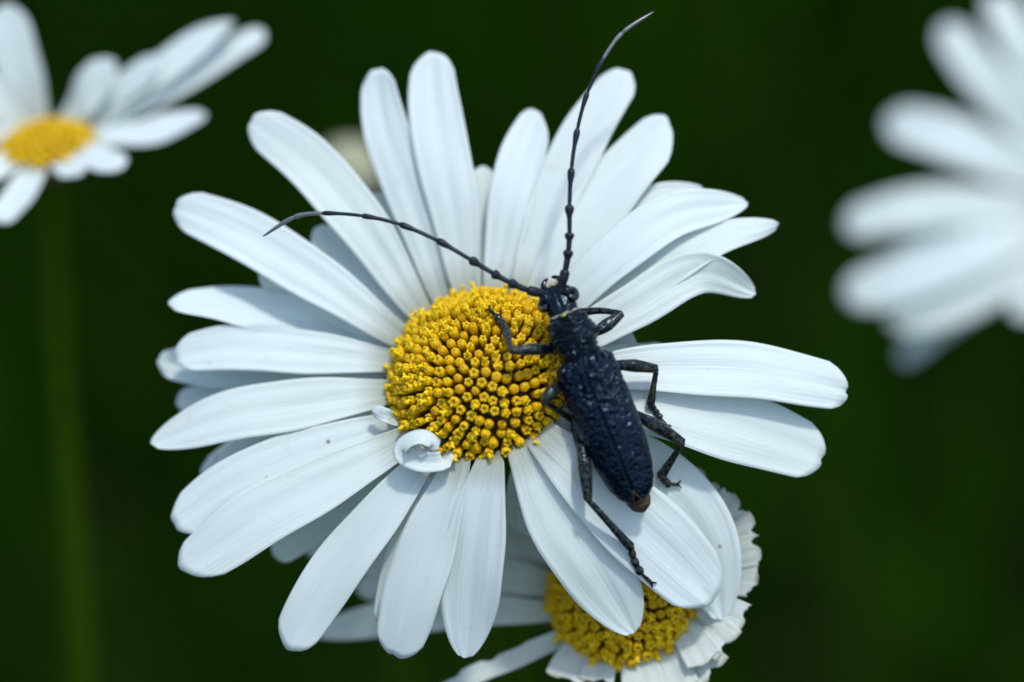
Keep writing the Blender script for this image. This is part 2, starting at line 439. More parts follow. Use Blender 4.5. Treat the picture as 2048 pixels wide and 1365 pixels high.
class Flower:
    def __init__(s, name, label, rc, axis, R, H, stem_xy, r_stem, stem_dir_len=220):
        s.rc = Vector(rc); s.a = Vector(axis).normalized(); s.R = R; s.H = H
        t = Vector((1, 0, 0)) if abs(s.a.x) < .8 else Vector((0, 1, 0))
        s.e1 = (t - s.a * t.dot(s.a)).normalized(); s.e2 = s.a.cross(s.e1)
        wrc = W(s.rc); gx = wrc.x + stem_xy[0]; gy = wrc.y + stem_xy[1]
        s.root = empty(name, (gx, gy, -.01), label, 'flower', 'oxeye daisies')
        # stem: leaves the back of the head along the axis, then drops to the ground
        wa = (RX * s.a.x + UY * s.a.y + BZ * s.a.z)
        p0 = wrc - wa * (42 * K); p1 = wrc - wa * (stem_dir_len * K)
        g = Vector((gx, gy, -.012))
        V, F = stem_tube(p0, p1, g, r_stem * K)
        mk('stem', V, F, M_STEM, s.root, world=True)
        s.np = 0
    def plane_h(s, X, Y):
        return s.rc.z - ((X - s.rc.x) * s.a.x + (Y - s.rc.y) * s.a.y) / s.a.z
    def petal(s, xy, hw, ht, layer=0, arch=0.0, mat=None, label=None, hs=None, **kw):
        mat = mat or M_PETAL
        # base in the plane of the head, tucked in under the florets
        bx, by = xy[0]
        q = PC(bx, by, s.rc.z)
        for _ in range(4): q = PC(bx, by, s.plane_h(q.x, q.y) - 8 - layer * 9)
        hb = q.z
        ctr = s.rc - s.a * (8 + layer * 9)
        q0 = q.lerp(ctr, min(.5, 30.0 / max(1, (q - ctr).length)))
        d = [0.0]
        for i in range(1, len(xy)): d.append(d[-1] + math.dist(xy[i], xy[i - 1]))
        pts = [q0, q]
        for i in range(1, len(xy)):
            t = d[i] / d[-1]
            h = hs[i - 1] if hs else hb + (ht - hb) * t + arch * 4 * t * (1 - t)
            pts.append(PC(xy[i][0], xy[i][1], h))
        nref = (s.a * .55 + Vector((0, 0, 1)) * .45).normalized()
        s.np += 1
        V, F, uv = petal_mesh(pts, hw, nref, seed=int(s.rc.x) * 31 + s.np, **kw)
        collect(V, F)
        o = mk('petal', V, F, mat, s.root, uv=uv)
        if label: o['label'] = label
        return o
    def disc(s, n, flen, frad, as_parts=300, simple=False):
        a, e1, e2 = s.a, s.e1, s.e2
        Rs = (s.R ** 2 + s.H ** 2) / (2 * s.H)          # the disc is a cap of a sphere
        thr = math.acos((Rs - s.H) / Rs); c = s.rc - a * (Rs - s.H)
        nu = 40; nv = 14
        F = []
        for i in range(nv):
            for j in range(nu):
                p = i * nu + j; q = i * nu + (j + 1) % nu
                F.append((p, p + nu, q + nu, q))
        def cap(rad, ext):
            V = []
            for i in range(nv + 1):
                th = (thr + ext) * i / nv
                for j in range(nu):
                    ph = 2 * math.pi * j / nu
                    V.append(c + a * (rad * math.cos(th)) + (e1 * math.cos(ph) + e2 * math.sin(ph)) * (rad * math.sin(th)))
            return V
        V = cap(Rs - flen * .9, .12)
        V += [v - a * 26 for v in V[-nu:]]
        Fd = F + [(nv * nu + j, nv * nu + nu + j, nv * nu + nu + (j + 1) % nu, nv * nu + (j + 1) % nu) for j in range(nu)]
        disc = mk('flower_disc', V, Fd, M_RECEPT, s.root)
        collect(cap(Rs, .05), F)                          # outer surface for contact queries
        # floret positions: golden-angle spiral, equal area on the cap
        items = []
        top = 1 - math.cos(thr + .04)
        for i in range(n):
            th = math.acos(1 - top * (i + .5) / n); ph = i * 2.399963 + random.uniform(-.03, .03)
            rad = e1 * math.cos(ph) + e2 * math.sin(ph)
            nn = (a * math.cos(th) + rad * math.sin(th)).normalized()
            p = c + nn * (Rs - flen)
            nn = (nn + rad * (.25 * max(0, th / thr - .85)) + Vector((random.gauss(0, .022), random.gauss(0, .022), random.gauss(0, .022)))).normalized()
            items.append((p, nn, th * math.radians(100) / thr, ph))
        vis = sorted(range(n), key=lambda i: -(items[i][1].z + .25 * items[i][0].z / s.R))
        parts = set(vis[:as_parts]) if not simple else set()
        rv = rootloc(s.root)
        stuff = []
        Rm = Matrix((RX, UY, BZ)).transposed()
        for i, (p, nn, th, ph) in enumerate(items):
            f = th / math.radians(100)
            kind = random.choices(['bud', 'open', 'styled'], [.45, .35, .20] if f < .25 else [.28, .40, .32])[0]
            sc = (0.92 + .12 * min(1, f * 2.2)) * random.uniform(.86, 1.12)
            lz = random.uniform(.90, 1.12) * (.86 if f < .15 else 1.0)
            wn = (Rm @ nn)
            rot = wn.to_track_quat('Z', 'Y') @ Quaternion((0, 0, 1), random.uniform(0, 6.28))
            pw = W(p)
            me = FLORETS[kind]
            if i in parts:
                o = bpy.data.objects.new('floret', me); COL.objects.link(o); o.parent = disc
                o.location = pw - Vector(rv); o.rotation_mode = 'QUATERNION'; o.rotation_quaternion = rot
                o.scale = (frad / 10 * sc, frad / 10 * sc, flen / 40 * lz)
            else:
                stuff.append((me, pw - Vector(rv), rot, (frad / 10 * sc, frad / 10 * sc, flen / 40 * lz)))
        if stuff:
            V = []; F = []; LIP = []; SLI = []
            for me, loc, rot, scl in stuff:
                o = len(V); R = rot.to_matrix()
                V.extend([loc + R @ Vector((v.co.x * scl[0], v.co.y * scl[1], v.co.z * scl[2])) for v in me.vertices])
                F.extend([tuple(k + o for k in q.vertices) for q in me.polygons])
                LIP.extend([d.value for d in me.attributes['lip'].data]); SLI.extend([d.value for d in me.attributes['slit'].data])
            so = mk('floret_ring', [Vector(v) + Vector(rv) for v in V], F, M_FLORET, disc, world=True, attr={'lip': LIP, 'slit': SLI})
            so['kind'] = 'stuff'
        return disc
    def involucre(s, nb=22):
        a, e1, e2 = s.a, s.e1, s.e2
        V = []; F = []; nu = 36; nv = 8
        R0 = s.R * .82
        for i in range(nv + 1):
            th = math.pi / 2 * i / nv
            for j in range(nu):
                ph = 2 * math.pi * j / nu
                V.append(s.rc - a * (22 + 58 * math.sin(th)) + (e1 * math.cos(ph) + e2 * math.sin(ph)) * (R0 * math.cos(th) + 6))
        for i in range(nv):
            for j in range(nu):
                p = i * nu + j; q = i * nu + (j + 1) % nu
                F.append((p, q, q + nu, p + nu))
        cup = mk('calyx', V, F, M_CUP, s.root)
        for row in range(2):
            for i in range(nb):
                ph = 2 * math.pi * (i + .5 * row) / nb + random.uniform(-.05, .05)
                rad = e1 * math.cos(ph) + e2 * math.sin(ph)
                r0, r1 = (R0 * .75, R0 * 1.30) if row == 0 else (R0 * .5, R0 * 1.0)
                d0, d1 = (60, 22) if row == 0 else (76, 34)
                p = [s.rc - a * d0 + rad * r0, s.rc - a * (d0 * .6 + d1 * .4 + 6) + rad * (r0 * .4 + r1 * .6), s.rc - a * d1 + rad * (r1 + random.uniform(-4, 10))]
                Vb, Fb, uv = petal_mesh(p, 17, -a + rad * .6, tip='point', cup=-.2, base=.8, wave=.3, th=2.0, nv=9, nu=5, seed=i)
                mk('bract', Vb, Fb, M_BRACT, cup, uv=uv)

# --- the three kinds of floret, shared by all of them (local z = outwards, unit height 40)
def floret_mesh(kind):
    V = []; F = []; lip = []; slit = []
    N = 10
    if kind == 'bud':
        prof = [(0, 5.2), (12, 7.0), (24, 8.8), (31, 10.2), (36, 10.2), (40, 8.6), (42.5, 5.6), (43, 2.4)]
    else:
        prof = [(0, 5.2), (12, 6.8), (24, 8.4), (31, 9.8), (36, 10.4), (40, 9.6), (42, 7.0), (39, 3.6)]
    for i, (z, r) in enumerate(prof):
        for j in range(N):
            a = 2 * math.pi * j / N
            rr = r; zz = z; odd = j % 2
            if i >= 4:
                k = (.03 if kind == 'bud' else .08) * (i - 3)
                rr = r * (1 + .4 * k if not odd else 1 - k)
                zz = z - (0 if not odd else (.5 if kind == 'bud' else 1.3) * (i - 3) * .7)
            V.append((rr * math.cos(a), rr * math.sin(a), zz))
            lip.append(0 if i < 3 else .15 * (i - 2) if kind != 'bud' else .06 * (i - 2))
            slit.append(1.0 if (odd and i >= 5) or i == 7 else .25 if odd and i == 4 else 0)
    for i in range(len(prof) - 1):
        for j in range(N):
            p = i * N + j; q = i * N + (j + 1) % N
            F.append((p, q, q + N, p + N))
    c = len(V)
    V.append((0, 0, 41.5 if kind == 'bud' else 34)); lip.append(0.0); slit.append(1.0)
    for j in range(N): F.append(((len(prof) - 1) * N + j, (len(prof) - 1) * N + (j + 1) % N, c))
    def addt(p, r, l):
        v, f = tube(p, r, sides=6)
        o = len(V); V.extend([tuple(q) for q in v]); F.extend([tuple(k + o for k in q) for q in f]); lip.extend([l] * len(v)); slit.extend([0] * len(v))
    if kind == 'styled':
        addt([(0, 0, 34), (1.5, 0, 42), (3.5, 1, 47), (5, 1, 50)], [4, 4.4, 3.9, 2.6], .9)
        addt([(3, -1, 45), (7, -4, 47.5), (9, -6, 47)], [2.6, 2.9, 1.9], .9)
        addt([(3, 1, 46), (6, 5, 48.5), (7, 7, 48)], [2.4, 2.6, 1.7], .7)
    me = bpy.data.meshes.new('floret_' + kind)
    me.from_pydata([(x * K, y * K, z * K) for x, y, z in V], [], F)
    me.polygons.foreach_set('use_smooth', [True] * len(me.polygons))
    for nm, dat in (('lip', lip), ('slit', slit)):
        at = me.attributes.new(nm, 'FLOAT', 'POINT'); at.data.foreach_set('value', dat)
    me.materials.append(M_FLORET); me.update()
    return me
FLORETS = {k: floret_mesh(k) for k in ('bud', 'open', 'styled')}

# ================================================================== main daisy
main = Flower('oxeye_daisy', 'large white daisy with yellow disc, black beetle resting on it',
              PC(960, 746, -5), (-.24, .49, .84), 194, 116, (.012, .045), 30, 260)
P = main.petal
# second row, further back
P([(970, 575), (968, 450), (966, 332)], 30, -190, layer=2, tip='round')
P([(870, 590), (815, 510), (772, 430), (745, 390)], 34, -190, layer=2)
P([(830, 640), (745, 570), (670, 500), (630, 455)], 38, -170, layer=2)
P([(795, 690), (680, 620), (580, 570), (520, 545)], 40, -170, layer=2)
P([(785, 735), (620, 748), (430, 740), (316, 722)], 42, -190, layer=2)
P([(778, 775), (620, 800), (470, 800), (352, 803)], 38, -210, layer=2)
P([(785, 835), (640, 868), (500, 905), (402, 955)], 44, -190, layer=2)
P([(805, 905), (700, 990), (620, 1055), (545, 1112)], 42, -150, layer=2)
P([(1130, 620), (1190, 520), (1225, 425)], 28, -150, layer=2)
P([(1120, 640), (1250, 510), (1360, 430), (1440, 412)], 30, -150, layer=2)
P([(1120, 650), (1190, 625), (1230, 700), (1245, 820), (1250, 960)], 50, -100, layer=2, hs=[-50, -70, -85, -90])
P([(1150, 720), (1250, 712), (1335, 698)], 24, -110, layer=2)
P([(1060, 905), (1050, 990), (1045, 1075)], 40, -95, layer=2)
# first row, clockwise from the top
P([(930, 578), (905, 400), (872, 240), (862, 103)], 57, -185, arch=25, tip='round')
P([(880, 588), (832, 430), (775, 270), (750, 137)], 49, -185, arch=15, layer=1, roll=.25)
P([(838, 622), (725, 450), (612, 320), (503, 238)], 56, -170, arch=25)
P([(795, 672), (645, 565), (480, 465), (350, 412)], 56, -150, arch=35)
P([(785, 700), (620, 648), (460, 615), (338, 606)], 52, -120, arch=-30, layer=1, roll=-.55, cup=.35)
P([(778, 722), (610, 705), (460, 695), (348, 712)], 50, -110, arch=10, tip='round')
P([(778, 785), (630, 805), (450, 835), (300, 888)], 56, -95, arch=20, tip='point', skew=.25)
P([(795, 850), (655, 895), (480, 965), (348, 1050)], 58, -55, layer=1, arch=15)
P([(812, 880), (680, 950), (510, 1040), (368, 1143)], 64, -25, arch=20, tip='round', skew=.3)
P([(850, 920), (752, 1040), (655, 1165), (576, 1298)], 55, -5, arch=15, tip='round')
P([(880, 930), (832, 1050), (797, 1160), (775, 1265)], 42, -10, layer=1, arch=10)
P([(912, 935), (868, 1060), (824, 1190), (790, 1315)], 60, 10, arch=15, tip='notch', roll=.1)
P([(978, 935), (955, 1060), (940, 1190), (930, 1318)], 64, 15, arch=15, tip='point')
P([(1052, 905), (1120, 1030), (1200, 1150), (1270, 1268)], 76, 5, arch=12, tip='point')
P([(1090, 880), (1210, 990), (1325, 1095), (1430, 1200)], 80, 0, layer=0, arch=14, tip='round', wave=.6)
P([(1120, 850), (1275, 940), (1395, 1060), (1446, 1242)], 78, -70, layer=2, arch=-18, tip='point', wave=.6)
P([(1140, 800), (1300, 812), (1480, 857), (1650, 915)], 72, -35, layer=1, arch=10, tip='notch')
P([(1145, 750), (1300, 738), (1500, 742), (1697, 780)], 59, -15, arch=10, tip='notch', skew=.2)
P([(1140, 688), (1270, 612), (1400, 545), (1512, 588)], 47, -60, arch=25, tip='point', roll=-.5, base=.7)
P([(1135, 665), (1295, 560), (1435, 478), (1557, 449)], 42, -85, layer=1, arch=25, tip='point', base=.6)
P([(1110, 630), (1215, 525), (1345, 432), (1497, 404)], 50, -95, arch=40, tip='point', base=.6)
P([(1090, 612), (1200, 500), (1290, 420), (1410, 380)], 48, -140, layer=1, arch=20, tip='point', base=.6)
P([(1070, 600), (1160, 470), (1245, 350), (1340, 248)], 62, -150, arch=20, tip='round', skew=-.4)
P([(1040, 590), (1100, 420), (1170, 270), (1253, 142)], 53, -185, layer=1, arch=20, tip='round')
P([(990, 580), (1018, 430), (1042, 320), (1078, 224)], 49, -180, layer=1, arch=25, tip='round', skew=-.5)
# stunted and curled ones at the rim
P([(800, 842), (775, 832), (745, 820)], 14, 25, layer=0, hs=[30, 20], nv=12, label='tiny stunted petal stub at the rim of the disc')
P([(880, 905), (888, 922), (845, 924), (805, 907), (814, 887), (842, 876), (866, 888), (860, 900)], 20, 80, hs=[98, 98, 98, 106, 112, 108, 100], layer=0, cup=.5, base=.8, wave=.6, nv=44, nu=9, th=2.4, roll=.5, label='small curled petal rolled up at the disc rim')
P([(858, 892), (846, 899), (828, 905)], 17, 80, hs=[97, 95], layer=0, cup=.6, base=.8, wave=.8, nv=14, nu=9, th=2.2, label='small inner flap of the curled petal')
main.disc(330, 47, 9.5)
main.involucre()

# ================================================================== chewed daisy below
low = Flower('oxeye_daisy', 'smaller daisy with chewed, cut-off petals half hidden under the large daisy',
             PC(1244, 1186, -150), (-.26, .30, .92), 160, 100, (.02, .03), 26, 200)
P = low.petal
OLD = dict(mat=M_PETAL_OLD)
P([(1110, 1225), (930, 1220), (775, 1238), (618, 1268)], 40, -310, tip='point', **OLD)
P([(1105, 1195), (950, 1190), (820, 1182), (712, 1172)], 34, -330, layer=2, **OLD)
P([(1105, 1170), (940, 1140), (790, 1115), (690, 1100)], 54, -310, layer=1, **OLD)
P([(1110, 1135), (960, 1080), (800, 1060), (612, 1100)], 44, -330, layer=2, **OLD)
P([(1120, 1115), (1040, 1040), (950, 960)], 48, -290, layer=1, **OLD)
P([(1150, 1090), (1090, 1000), (1040, 900)], 46, -270, **OLD)
P([(1200, 1075), (1190, 980), (1175, 900)], 44, -250, layer=1, **OLD)
P([(1260, 1075), (1280, 1000), (1300, 930)], 40, -220, **OLD)
C = 'short white petal with a chewed off end'
P([(1135, 1270), (1040, 1312), (965, 1340), (870, 1382)], 24, -150, tip='blunt', torn=.7, base=.7, label='long narrow petal with torn lower edge', **OLD)
P([(1170, 1275), (1150, 1315), (1128, 1358)], 41, -85, tip='blunt', label=C, wave=.35, **OLD)
P([(1210, 1285), (1200, 1325), (1192, 1362)], 36, -75, layer=1, tip='blunt', label=C, wave=.35, **OLD)
P([(1262, 1288), (1280, 1340), (1292, 1400)], 44, -55, tip='blunt', label=C, wave=.35, **OLD)
P([(1310, 1280), (1340, 1330), (1362, 1385)], 42, -45, layer=1, tip='blunt', label=C, wave=.35, **OLD)
P([(1345, 1265), (1390, 1310), (1428, 1345)], 42, -55, layer=2, tip='blunt', label=C, wave=.35, **OLD)
P([(1355, 1250), (1390, 1290), (1412, 1325)], 38, -35, tip='blunt', label=C, wave=.35, **OLD)
P([(1375, 1225), (1415, 1255), (1456, 1292)], 40, -40, layer=1, tip='blunt', label=C, wave=.35, **OLD)
P([(1385, 1200), (1430, 1220), (1486, 1244)], 38, -50, tip='blunt', label=C, wave=.35, **OLD)
P([(1390, 1165), (1445, 1160), (1512, 1160)], 34, -60, layer=1, tip='blunt', skew=-.5, label=C, wave=.35, **OLD)
P([(1390, 1130), (1445, 1115), (1516, 1098)], 33, -65, tip='blunt', label=C, wave=.35, **OLD)
P([(1385, 1100), (1435, 1075), (1505, 1044)], 31, -75, layer=1, tip='blunt', label=C, wave=.35, **OLD)
P([(1370, 1080), (1410, 1042), (1470, 998)], 31, -85, tip='blunt', label=C, wave=.35, **OLD)
P([(1345, 1065), (1370, 1020), (1416, 958)], 31, -95, layer=1, tip='blunt', label=C, wave=.35, **OLD)
low.disc(240, 42, 10.2)
low.involucre(20)

# ================================================================== daisy at the left, out of focus
left = Flower('oxeye_daisy', 'daisy seen from the side on a tall straight stem, blurred, disc half in view',
              PC(92, 285, -620), (-.10, .86, .48), 108, 42, (-.008, .004), 36, 120)
P = left.petal
P([(75, 248), (45, 160), (25, 85), (10, 10)], 50, -640, arch=20)
P([(50, 262), (5, 210), (-40, 160)], 50, -620, layer=1)
P([(30, 275), (-40, 250), (-120, 235)], 46, -580)
P([(140, 245), (170, 195), (200, 155), (228, 122)], 52, -640, arch=10)
P([(165, 250), (225, 195), (280, 150), (322, 120)], 42, -640, layer=1)
P([(180, 255), (290, 168), (390, 90), (468, 42)], 42, -650, tip='point')
P([(185, 262), (320, 190), (430, 122), (528, 64)], 36, -690, layer=1)
P([(190, 275), (280, 268), (350, 250), (410, 228)], 42, -600, layer=1, roll=.3)
P([(160, 300), (200, 318), (225, 328), (246, 336)], 38, -480, roll=.2)
P([(115, 312), (140, 330), (160, 345)], 36, -490, layer=1)
P([(80, 315), (60, 355), (30, 400), (-8, 442)], 36, -470, arch=10)
P([(40, 310), (0, 330), (-60, 360)], 40, -480)
left.disc(130, 22, 8.6, simple=True)
left.involucre(14)

# ================================================================== daisy at the right, far out of focus
right = Flower('oxeye_daisy', 'strongly blurred white daisy with long blunt petals and its disc out of view',
               PC(2235, 395, -1500), (-.25, .35, .90), 165, 95, (.02, .01), 30, 220)
P = lambda xy, hw, ht, **k: right.petal(xy, hw * 1.05, ht - 250, **k)
P([(2120, 330), (2010, 200), (1935, 115), (1888, 48)], 52, -1350, arch=30)
P([(2160, 300), (2075, 150), (2020, 50), (1985, -15)], 50, -1360, layer=1, arch=30)
P([(2200, 270), (2150, 120), (2110, 0), (2090, -80)], 52, -1360, arch=30)
P([(2110, 375), (1990, 315), (1870, 265), (1770, 245)], 60, -1310, arch=30)
P([(2100, 420), (1960, 412), (1810, 420), (1688, 455)], 54, -1290, arch=30)
P([(2100, 445), (1960, 500), (1810, 555), (1688, 592)], 62, -1270, arch=40)
P([(2105, 475), (2000, 560), (1880, 615), (1775, 640)], 52, -1270, layer=1, arch=30)
P([(2110, 440), (2000, 480), (1900, 490), (1790, 510)], 58, -1330, layer=2, arch=20)
P([(2130, 500), (1990, 590), (1890, 650), (1800, 722)], 28, -1340, layer=2)
P([(2150, 510), (2090, 580), (2025, 630)], 46, -1230)
P([(2190, 540), (2160, 640), (2120, 740)], 50, -1210)
P([(2260, 560), (2280, 680), (2290, 780)], 50, -1210)
P([(2350, 480), (2460, 560), (2560, 620)], 50, -1240)
P([(2370, 390), (2500, 380), (2620, 370)], 50, -1260)
P([(2330, 290), (2420, 180), (2500, 80)], 50, -1330)
P([(2270, 260), (2300, 120), (2320, -10)], 50, -1350)
right.disc(150, 36, 10.5, simple=True)
right.involucre(14)

# ------------------------------------------------------------------ pale bud far behind the petals
def build_bud():
    c = PC(700, 345, -1500); wc = W(c)
    root = empty('daisy_bud', (wc.x + .01, wc.y + .03, -.01), 'pale closed flower bud far out of focus behind the large daisy', 'flower bud')
    wa = (UY * .9 + BZ * .3).normalized()
    V, F = stem_tube(wc - wa * (40 * K), wc - wa * (300 * K), Vector((wc.x + .01, wc.y + .03, -.012)), 20 * K)
    mk('stem', V, F, M_STEM, root, world=True)
    V, F = ellipsoid(c, [Vector((78, 0, 0)), Vector((0, 20, 70)), Vector((0, 76, -20))])
    b = mk('bud_core', V, F, M_BUD, root)
    ax = Vector((0, .96, .28))
    for row in range(3):
        for i in range(12):
            ph = 2 * math.pi * (i + .5 * row) / 12
            rad = Vector((math.cos(ph), .28 * -math.sin(ph), .96 * math.sin(ph)))
            p = [c - ax * (60 - row * 22) + rad * (45 + 12 * row), c - ax * (20 - row * 24) + rad * (84 - 3 * row), c + ax * (28 + row * 26) + rad * (72 - 16 * row)]
            Vb, Fb, uv = petal_mesh(p, 24, rad, tip='point', base=.8, wave=.3, nv=9, nu=5, seed=i)
            mk('bract', Vb, Fb, M_BUD, b, uv=uv)
build_bud()

# ================================================================== beetle
BVH = BVHTree.FromPolygons(SURF_V, SURF_F)
def surf(x, y, near=0.0):
    """depth of the topmost flower surface under pixel-aligned anchor x, y"""
    q = PC(x, y, near)
    for _ in range(2):
        hit = BVH.ray_cast(Vector((q.x, q.y, 600)), Vector((0, 0, -1)))
        if hit[0] is None: return near
        q = PC(x, y, hit[0].z)
    return hit[0].z

AX = Vector((.371, -.928, 0)); LT = Vector((.928, .371, 0)); RO = math.radians(8)
DORS = (Vector((0, 0, 1)) * math.cos(RO) - LT * math.sin(RO)).normalized()
LAT = (LT * math.cos(RO) + Vector((0, 0, 1)) * math.sin(RO)).normalized()
S_H = [(-170, 96), (-120, 114), (-50, 127), (0, 132), (150, 130), (310, 108), (335, 102)]
O0 = PC(1163, 715, 0)
def axis_h(s): return float(np.interp(s, [a for a, _ in S_H], [b for _, b in S_H]))
def B(s, l, d):
    h = axis_h(s)
    base = O0 + AX * s
    sc = 1 - h / DU
    return Vector((base.x * sc, base.y * sc, h)) + LAT * l + DORS * d

def loft(prof, sides=28, belly=.8, cap=True):
    V = []; F = []
    for s, hw, ht in prof:
        for j in range(sides):
            a = 2 * math.pi * j / sides
            V.append(B(s, hw * math.cos(a), ht * math.sin(a) * (1 if math.sin(a) > 0 else belly)))
    n = len(prof)
    for i in range(n - 1):
        for j in range(sides):
            a = i * sides + j; b = i * sides + (j + 1) % sides
            F.append((a, a + sides, b + sides, b))
    k = len(V); V.append(B(prof[0][0] - prof[0][2] * .3, 0, 0)); V.append(B(prof[-1][0] + prof[-1][2] * .3, 0, 0))
    for j in range(sides):
        F.append((k, j, (j + 1) % sides)); F.append((k + 1, (n - 1) * sides + (j + 1) % sides, (n - 1) * sides + j))
    return V, F
HEAD = [(-158, 13, 9), (-150, 22, 15), (-140, 28, 20), (-128, 32, 24), (-114, 32, 25), (-104, 31, 25), (-96, 29, 25), (-86, 28, 24)]
PRON = [(-93, 31, 27), (-87, 34, 29), (-77, 39, 33), (-62, 46, 37), (-48, 51, 39), (-36, 48, 39), (-23, 42, 36), (-12, 39, 33), (2, 38, 31)]
ABD = [(-8, 40, 26), (20, 50, 34), (150, 53, 36), (220, 48, 32), (265, 38, 26), (300, 27, 18), (318, 19, 12), (328, 11, 7)]
ELH = [(0, 26), (8, 36), (30, 43), (100, 46), (180, 43), (240, 37), (280, 30), (309, 22)]
ELW = [(0, 38), (3, 49), (9, 56), (18, 58.5), (40, 60), (110, 62), (170, 61), (215, 57), (250, 51), (275, 44), (292, 36), (302, 27), (309, 16)]
def ip(tab, s): return float(np.interp(s, [a[0] for a in tab], [a[1] for a in tab]))

def leg_parts():
    L = []
    def chain(pts, rads, n=14, sides=12): L.append(tube(pts, [q * 1.12 for q in rads], sides=sides, n=n))
    def seg(pts, rads, n=8): L.append(tube(pts, rads, sides=10, n=n))
    def tarsus(pts, hw):
        """lobed foot: three heart-shaped pads, a slim claw joint and two claws"""
        c, Ln = spline(pts, 33); hw *= 1.15
        for a, b, w in ((0, 8, 1), (7, 15, 1.05), (14, 22, 1.1)):
            p = c[a:b + 1]
            L.append(tube([Vector(q) for q in p], np.interp(np.linspace(0, 1, len(p)), [0, .7, 1], [hw * .5, hw * w, hw * .8]), sides=10))
        L.append(tube([Vector(q) for q in c[20:]], np.interp(np.linspace(0, 1, 13), [0, .8, 1], [hw * .35, hw * .5, hw * .4]), sides=8))
        d = Vector(c[-1] - c[-4]).normalized(); s = d.cross(Vector((0, 0, 1))).normalized(); e = Vector(c[-1])
        for k in (-1, 1):
            L.append(tube([e, e + d * 6 + s * k * 5, e + d * 9 + s * k * 7 - Vector((0, 0, 5))], [2.6, 2.1, 1.4], sides=6, n=6))
    def g(x, y, up): return surf(x, y) + up + (11 if math.hypot(x - 958, y - 745) < 205 else 0)
    # front left: on the disc
    hb = axis_h(-20)
    k = PC(1022, 703, g(1022, 703, 52)); t0 = PC(1014, 666, g(1014, 666, 12))
    chain([PC(1122, 702, hb - 22), PC(1104, 700, hb - 14), PC(1066, 699, (hb + k.z) / 2 + 6), k], [8, 8, 11.5, 7])
    chain([k, k.lerp(t0, .5), t0], [5, 6, 8])
    tarsus([t0, PC(1006, 650, g(1006, 650, 6)), PC(996, 636, g(996, 636, 5)), PC(979, 620, g(979, 620, 4))], 7.5)
    # front right: folded forward beside the head
    k = PC(1243, 627, 92)
    chain([PC(1165, 684, hb - 25), PC(1187, 666, hb - 20), PC(1215, 650, 100), k], [9, 9, 12, 7.5])
    t1 = PC(1152, 626, 62)
    chain([k, PC(1200, 622, 82), t1], [5, 6, 8])
    tarsus([t1, PC(1140, 618, 45), PC(1128, 606, g(1128, 606, 25)), PC(1118, 596, g(1118, 596, 6))], 6.5)
    # middle left: on the disc, foot under the body
    hm = axis_h(60)
    k = PC(1088, 804, g(1088, 804, 45))
    chain([PC(1150, 762, hm - 25), PC(1122, 770, hm - 18), PC(1102, 786, (hm + k.z) / 2 + 6), k], [9, 10, 12.5, 8])
    t0 = PC(1146, 840, max(g(1146, 840, 8), 20))
    chain([k, k.lerp(t0, .5), t0], [5, 5.5, 7])
    tarsus([t0, PC(1158, 850, t0.z - 8), PC(1170, 858, g(1170, 858, 8)), PC(1184, 866, g(1184, 866, 5))], 6.5)
    # middle right: out on the petal
    k = PC(1313, 738, 78)
    chain([PC(1195, 738, hm - 22), PC(1225, 731, hm - 24), PC(1270, 732, 92), k], [8, 8, 12, 8])
    t0 = PC(1301, 810, g(1301, 810, 16))
    chain([k, k.lerp(t0, .5), t0], [4.6, 5.5, 8])
    L.append(tube([t0, t0 + Vector((-6, -9, 2))], [2.5, 1.4], sides=6, n=4))
    tarsus([t0, PC(1309, 820, g(1309, 820, 8)), PC(1318, 833, g(1318, 833, 6)), PC(1332, 850, g(1332, 850, 4))], 6.5)
    # hind left: long, foot down on the lower daisy's disc
    hh = axis_h(150)
    k = PC(1176, 1000, g(1176, 1000, 42))
    chain([PC(1190, 822, hh - 32), PC(1152, 842, hh - 36), PC(1158, 878, hh - 34), PC(1166, 905, (hh - 30 + k.z) / 2 + 10)], [9, 9, 10, 9])
    chain([PC(1163, 888, (hh + k.z) / 2 - 6), PC(1170, 940, (hh + k.z) / 2 + 4), k], [9, 13, 8])
    t0 = PC(1261, 1094, max(g(1261, 1094, 16), 14))
    chain([k, k.lerp(t0, .5), t0], [5.5, 6.5, 9])
    L.append(tube([t0, t0 + Vector((9, -2, 2))], [2.5, 1.4], sides=6, n=4))
    tarsus([t0, PC(1269, 1122, t0.z - 14), PC(1282, 1146, (t0.z + g(1303, 1166, 4)) / 2 - 6), PC(1303, 1166, g(1303, 1166, 5))], 7.5)
    # hind right: foot at the edge of the petal
    k = PC(1366, 886, 62)
    chain([PC(1215, 808, hh - 30), PC(1266, 829, hh - 34), PC(1318, 855, 72), k], [8, 9, 12.5, 8])
    t0 = PC(1322, 953, g(1322, 953, 16))
    chain([k, k.lerp(t0, .5), t0], [5, 6.5, 9.5])
    L.append(tube([t0, t0 + Vector((-9, -4, 2))], [2.5, 1.4], sides=6, n=4))
    tarsus([t0, PC(1330, 962, g(1330, 962, 8)), PC(1338, 969, g(1338, 969, 6)), PC(1354, 969, g(1345, 969, 4))], 7.5)
    return L

